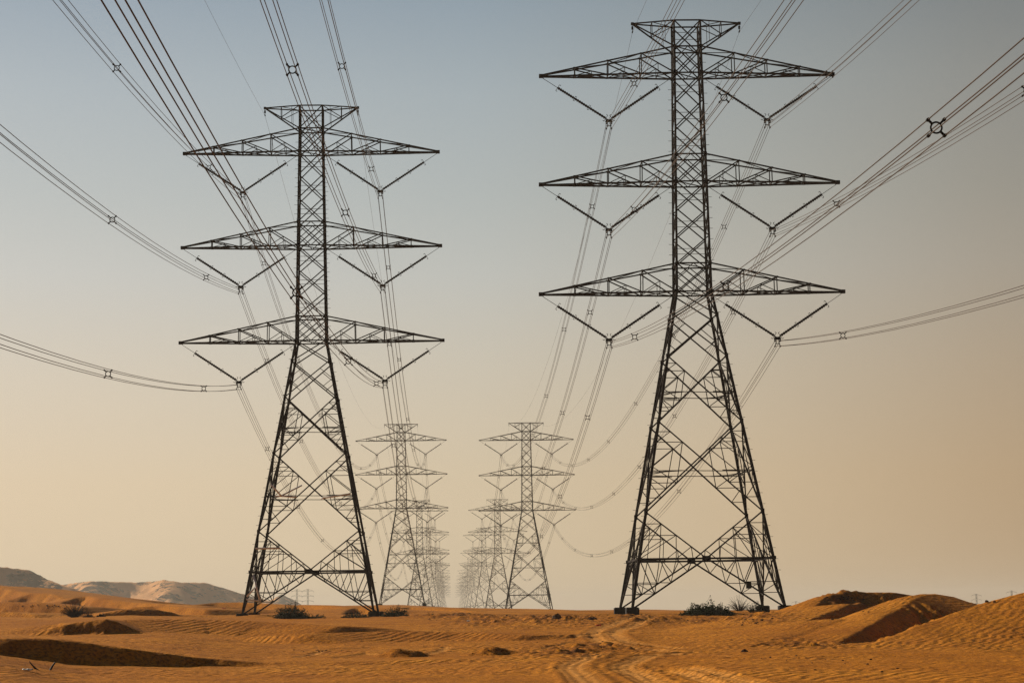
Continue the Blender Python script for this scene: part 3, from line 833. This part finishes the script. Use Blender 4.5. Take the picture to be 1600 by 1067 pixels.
for px, py, D, lab in [(464, 920, 3000, 'faint small pylon behind the nearest left-row pylon base, first of a pair'), (481, 919.5, 2900, 'faint small pylon behind the nearest left-row pylon base, second of a pair'),
                       (1525.5, 927, 3400, 'faint small pylon in the dip between the two right-hand dunes'), (1580.5, 922, 3300, 'faint small pylon top showing over the rightmost dune'), (1243.5, 938.5, 4200, 'very faint small pylon between the tallest pylon and the dunes')]:
    p = at(px, py, D)
    tag(link('distant_pylon', SP, None, (p.x, p.y, p.z - 50)), lab, 'pylon', 'small distant pylons on the horizon')

# ------------------------------------------------------------------ shrubs, twigs, litter, clods
def shrub(name, loc, w, h, label, cat, seed, leafm=M_LEAF, n=150, leaves=9, dome=False, leaf=.07, group=None):
    rnd = random.Random(seed); root = empty(name, loc); b = MB(); f = MB()
    for i in range(n):
        a = rnd.uniform(0, 2 * math.pi); rad = math.sqrt(rnd.random())
        top = Vector((math.cos(a) * rad * w / 2, math.sin(a) * rad * w * .4, h * ((1 - rad ** 2 * (.55 if dome else .85)) * rnd.uniform(.4, 1.15) * (1 + .35 * math.sin(a * 2 + seed) * math.cos(rad * 7 + seed)))))
        st = Vector((math.cos(a) * rad * w * (.05 if dome else .28), math.sin(a) * rad * w * .2, -.06))
        md = lerp(st, top, .5) + Vector((rnd.uniform(-.08, .08) * w, rnd.uniform(-.05, .05) * w, h * rnd.uniform(.02, .18)))
        top = top + Vector((math.cos(a) * .05 * w, 0, -h * rnd.uniform(0, .18)))
        pts = [lerp(lerp(st, md, t), lerp(md, top, t), t) for t in (0, .25, .5, .75, 1)]
        r0 = .012 if not dome else .017
        b.path(pts, [r0, r0 * .85, r0 * .7, r0 * .5, r0 * .3], 4)
        for j in range(leaves):
            t = rnd.uniform(.3, 1); p = lerp(lerp(st, md, t), lerp(md, top, t), t)
            d = Vector((rnd.gauss(0, 1), rnd.gauss(0, 1), rnd.gauss(.35, .8))).normalized(); ln = leaf * rnd.uniform(.7, 1.9)
            s = d.cross(Vector((rnd.gauss(0, 1), rnd.gauss(0, 1), rnd.gauss(0, 1)))).normalized() * leaf * rnd.uniform(.16, .34)
            k = len(f.v); f.v += [p, p + d * ln * .5 + s, p + d * ln, p + d * ln * .5 - s]; f.f.append((k, k + 1, k + 2, k + 3))
    b.build('branches', M_TWIG, root); f.build('foliage', leafm, root)
    tag(root, label, cat, group or 'desert shrubs on the sand'); return root
def px2m(px, D): return px * D / FPX
for nm, px, D, wp, hp, lab, seed, kw in [
    ('shrub', 116, 182, 40, 23, 'round grey-brown thorn bush standing alone among the left dunes', 1, dict(leafm=M_GREYLEAF, dome=True, n=260, leaves=7, leaf=.055)),
    ('shrub', 139, 180, 17, 7, 'low dark scrub beside the round thorn bush', 2, dict(leafm=M_GREYLEAF, n=70)),
    ('shrub', 158, 181, 15, 6, 'smaller flat scrub, further from the round thorn bush', 3, dict(leafm=M_GREYLEAF, n=60)),
    ('shrub', 456, 190, 54, 24, 'bushy dark green shrub under the nearest left-row pylon', 4, dict(n=320, leaves=16, leaf=.10)),
    ('shrub', 490, 189, 40, 9, 'flat sprawling green shrub at the foot of the bushy dark green one', 5, dict(n=80, leaves=12, leaf=.08)),
    ('shrub', 556, 190, 44, 11, 'low green shrub just left of the black concrete footing', 6, dict(n=120, leaves=13, leaf=.08)),
    ('shrub', 618, 191, 44, 17, 'green shrub just right of the black concrete footing', 7, dict(n=190, leaves=14, leaf=.09)),
    ('small_plant', 674, 186, 12, 13, 'tiny sparse upright plant on open sand near the pylon gap', 8, dict(n=12, leaves=9)),
    ('shrub', 1106, 166, 82, 21, 'wide spiky green shrub under the tallest pylon', 9, dict(n=360, leaves=14, leaf=.15)),
    ('shrub', 1156, 235, 40, 26, 'grey dry bush on the ridge behind the wide spiky shrub', 10, dict(leafm=M_GREYLEAF, dome=True, n=110, leaves=5)),
    ('shrub', 1180, 176, 30, 20, 'thin wispy green plant beside the footing of the tallest pylon', 11, dict(n=60, leaves=14, leaf=.09)),
    ('small_plant', 664, 108, 6, 13, 'single bare twig standing in the open sand above the dark mounds', 12, dict(n=4, leaves=0))]:
    g = on_ground(px, D)
    shrub(nm, g, px2m(wp, D), px2m(hp, D), lab, 'plant' if nm == 'small_plant' else 'shrub', seed, **kw)

def stick(px, py, dx, dz, label, bow):
    g = ground_at(px, py); m = MB(); pts = []
    for i in range(7):
        t = i / 6; pts.append(Vector((dx * t, bow * math.sin(t * math.pi), -.05 + dz * t + .05 * math.sin(t * math.pi) * (1 if dx > 0 else -1))))
    m.path(pts, [.028, .034, .036, .034, .03, .022, .012], 6)
    tag(m.build('dead_branch', M_RUBBER, None, g, True), label, 'branch', 'dark sticks in the foreground sand')
stick(63, 1047, -.36, .34, 'dark stick leaning left out of the foreground sand below the scarp', .05)
stick(77, 1047, .22, .33, 'dark stick leaning right out of the foreground sand below the scarp', .05)

def scrap(name, px, py, w, h, mat, label, cat, seed):
    g = ground_at(px, py); rnd = random.Random(seed); m = MB(); n = 9; k = 0
    for j in range(4):
        for i in range(n):
            t = i / (n - 1); m.v.append(Vector(((t - .5) * w, (j / 3 - .5) * w * .5, h * (.3 + .9 * abs(math.sin(t * 5 + j * 1.3 + seed))) * (1 if 0 < j < 3 else .45) + rnd.uniform(0, .02))))
    for j in range(3):
        for i in range(n - 1): m.f.append((j * n + i, j * n + i + 1, (j + 1) * n + i + 1, (j + 1) * n + i))
    o = m.build(name, mat, None, g, True)
    md = o.modifiers.new('thickness', 'SOLIDIFY'); md.thickness = .012
    tag(o, label, cat)
scrap('plastic_sheet', 935, 978, .36, .10, M_RED, 'crumpled orange-red plastic scrap on the track by the tallest pylon', 'litter', 1)
scrap('plastic_sheet', 350, 951, .42, .12, M_RED, 'small red plastic scrap among dunes left of the nearest left-row pylon', 'litter', 2)
scrap('paper_scrap', 43, 1047.5, .30, .05, M_WHITE, 'torn white scrap lying by the dark sticks', 'litter', 3)
scrap('plastic_sheet', 732, 971.5, .24, .10, M_WHITE, 'small white scrap beside dark clods between the pylon rows', 'litter', 4)

def rock_geo(m, c, r, rnd, flat=.65):
    k = len(m.v); n = 7; rings = 4
    for j in range(rings + 1):
        ph = math.pi * j / rings
        for i in range(n):
            t = 2 * math.pi * i / n; q = r * rnd.uniform(.72, 1.2)
            m.v.append(c + Vector((math.cos(t) * math.sin(ph) * q, math.sin(t) * math.sin(ph) * q, math.cos(ph) * q * flat)))
    for j in range(rings):
        for i in range(n): m.f.append((k + j * n + i, k + (j + 1) * n + i, k + (j + 1) * n + (i + 1) % n, k + j * n + (i + 1) % n))
def boulder(px, py, r, label, seed, flat=.7):
    g = ground_at(px, py); m = MB(); rnd = random.Random(seed)
    for i in range(4): rock_geo(m, Vector((rnd.uniform(-.5, .5) * r, rnd.uniform(-.2, .2) * r, r * .25 * rnd.random())), r * rnd.uniform(.6, .9), rnd, flat)
    tag(m.build('clod', M_CLOD, None, g), label, 'clod', 'larger earth clods')
boulder(870, 968, .34, 'tall dark earth clod just below the footing of the second right-row pylon', 3, 1.25)
boulder(925, 968.5, .42, 'flat dark earth clod between that footing and the black footings', 4, .6)
boulder(1164, 1018, .14, 'small black stone at the foot of the big right dunes', 5)
boulder(1300, 968.5, .10, 'tiny black stone on the lit flank of the right dune', 6)
def rubble():
    rnd = random.Random(11); m = MB()
    for px, py, sx_, sy_, n, r in [(860, 965, 60, 3.2, 60, .11), (800, 963, 50, 2, 26, .10), (720, 966, 45, 2.5, 36, .08), (1000, 965, 60, 2.5, 24, .08), (1170, 968, 26, 7, 75, .09), (1110, 970, 30, 4, 22, .07),
                                   (935, 1012, 55, 2, 34, .06), (890, 1021, 60, 2, 34, .05), (1320, 936, 26, 3.0, 60, .09), (1340, 955, 25, 4, 8, .06), (500, 1017, 30, 2, 14, .05), (845, 976, 40, 1.5, 14, .07), (1215, 1027, 60, 5, 14, .05), (760, 1022, 120, 8, 12, .04),
                                   (60, 949, 60, 3, 14, .12), (1380, 1038, 120, 10, 10, .05), (1540, 940, 8, 2, 8, .12), (1000, 1000, 120, 8, 20, .035)]:
        for i in range(n):
            g = ground_at(px + rnd.gauss(0, sx_ * .6), py + rnd.gauss(0, sy_ * .6)); q = r * rnd.uniform(.35, 1.25)
            rock_geo(m, g + Vector((0, 0, q * .2)), q, rnd)
    tag(m.build('rubble', M_CLOD), 'dark clods and pebbles strewn over the sand', 'rubble', kind='stuff')
rubble()

# ------------------------------------------------------------------ dusty air
def haze():
    me = bpy.data.meshes.new('haze'); b = MB(); b.box((0, 0, 7.0), (19000, 19000, 112)); me.from_pydata([tuple(v) for v in b.v], [], b.f)
    m = bpy.data.materials.new('dusty_air'); m.use_nodes = True; n = m.node_tree.nodes; n.clear()
    o = n.new('ShaderNodeOutputMaterial'); v = n.new('ShaderNodeVolumePrincipled')
    v.inputs['Color'].default_value = (.98, .91, .80, 1); v.inputs['Density'].default_value = .00014; v.inputs['Anisotropy'].default_value = 0.15
    m.node_tree.links.new(v.outputs[0], o.inputs['Volume']); me.materials.append(m)
    tag(link('haze', me), 'pale dusty air over the desert', 'haze', kind='stuff')
haze()
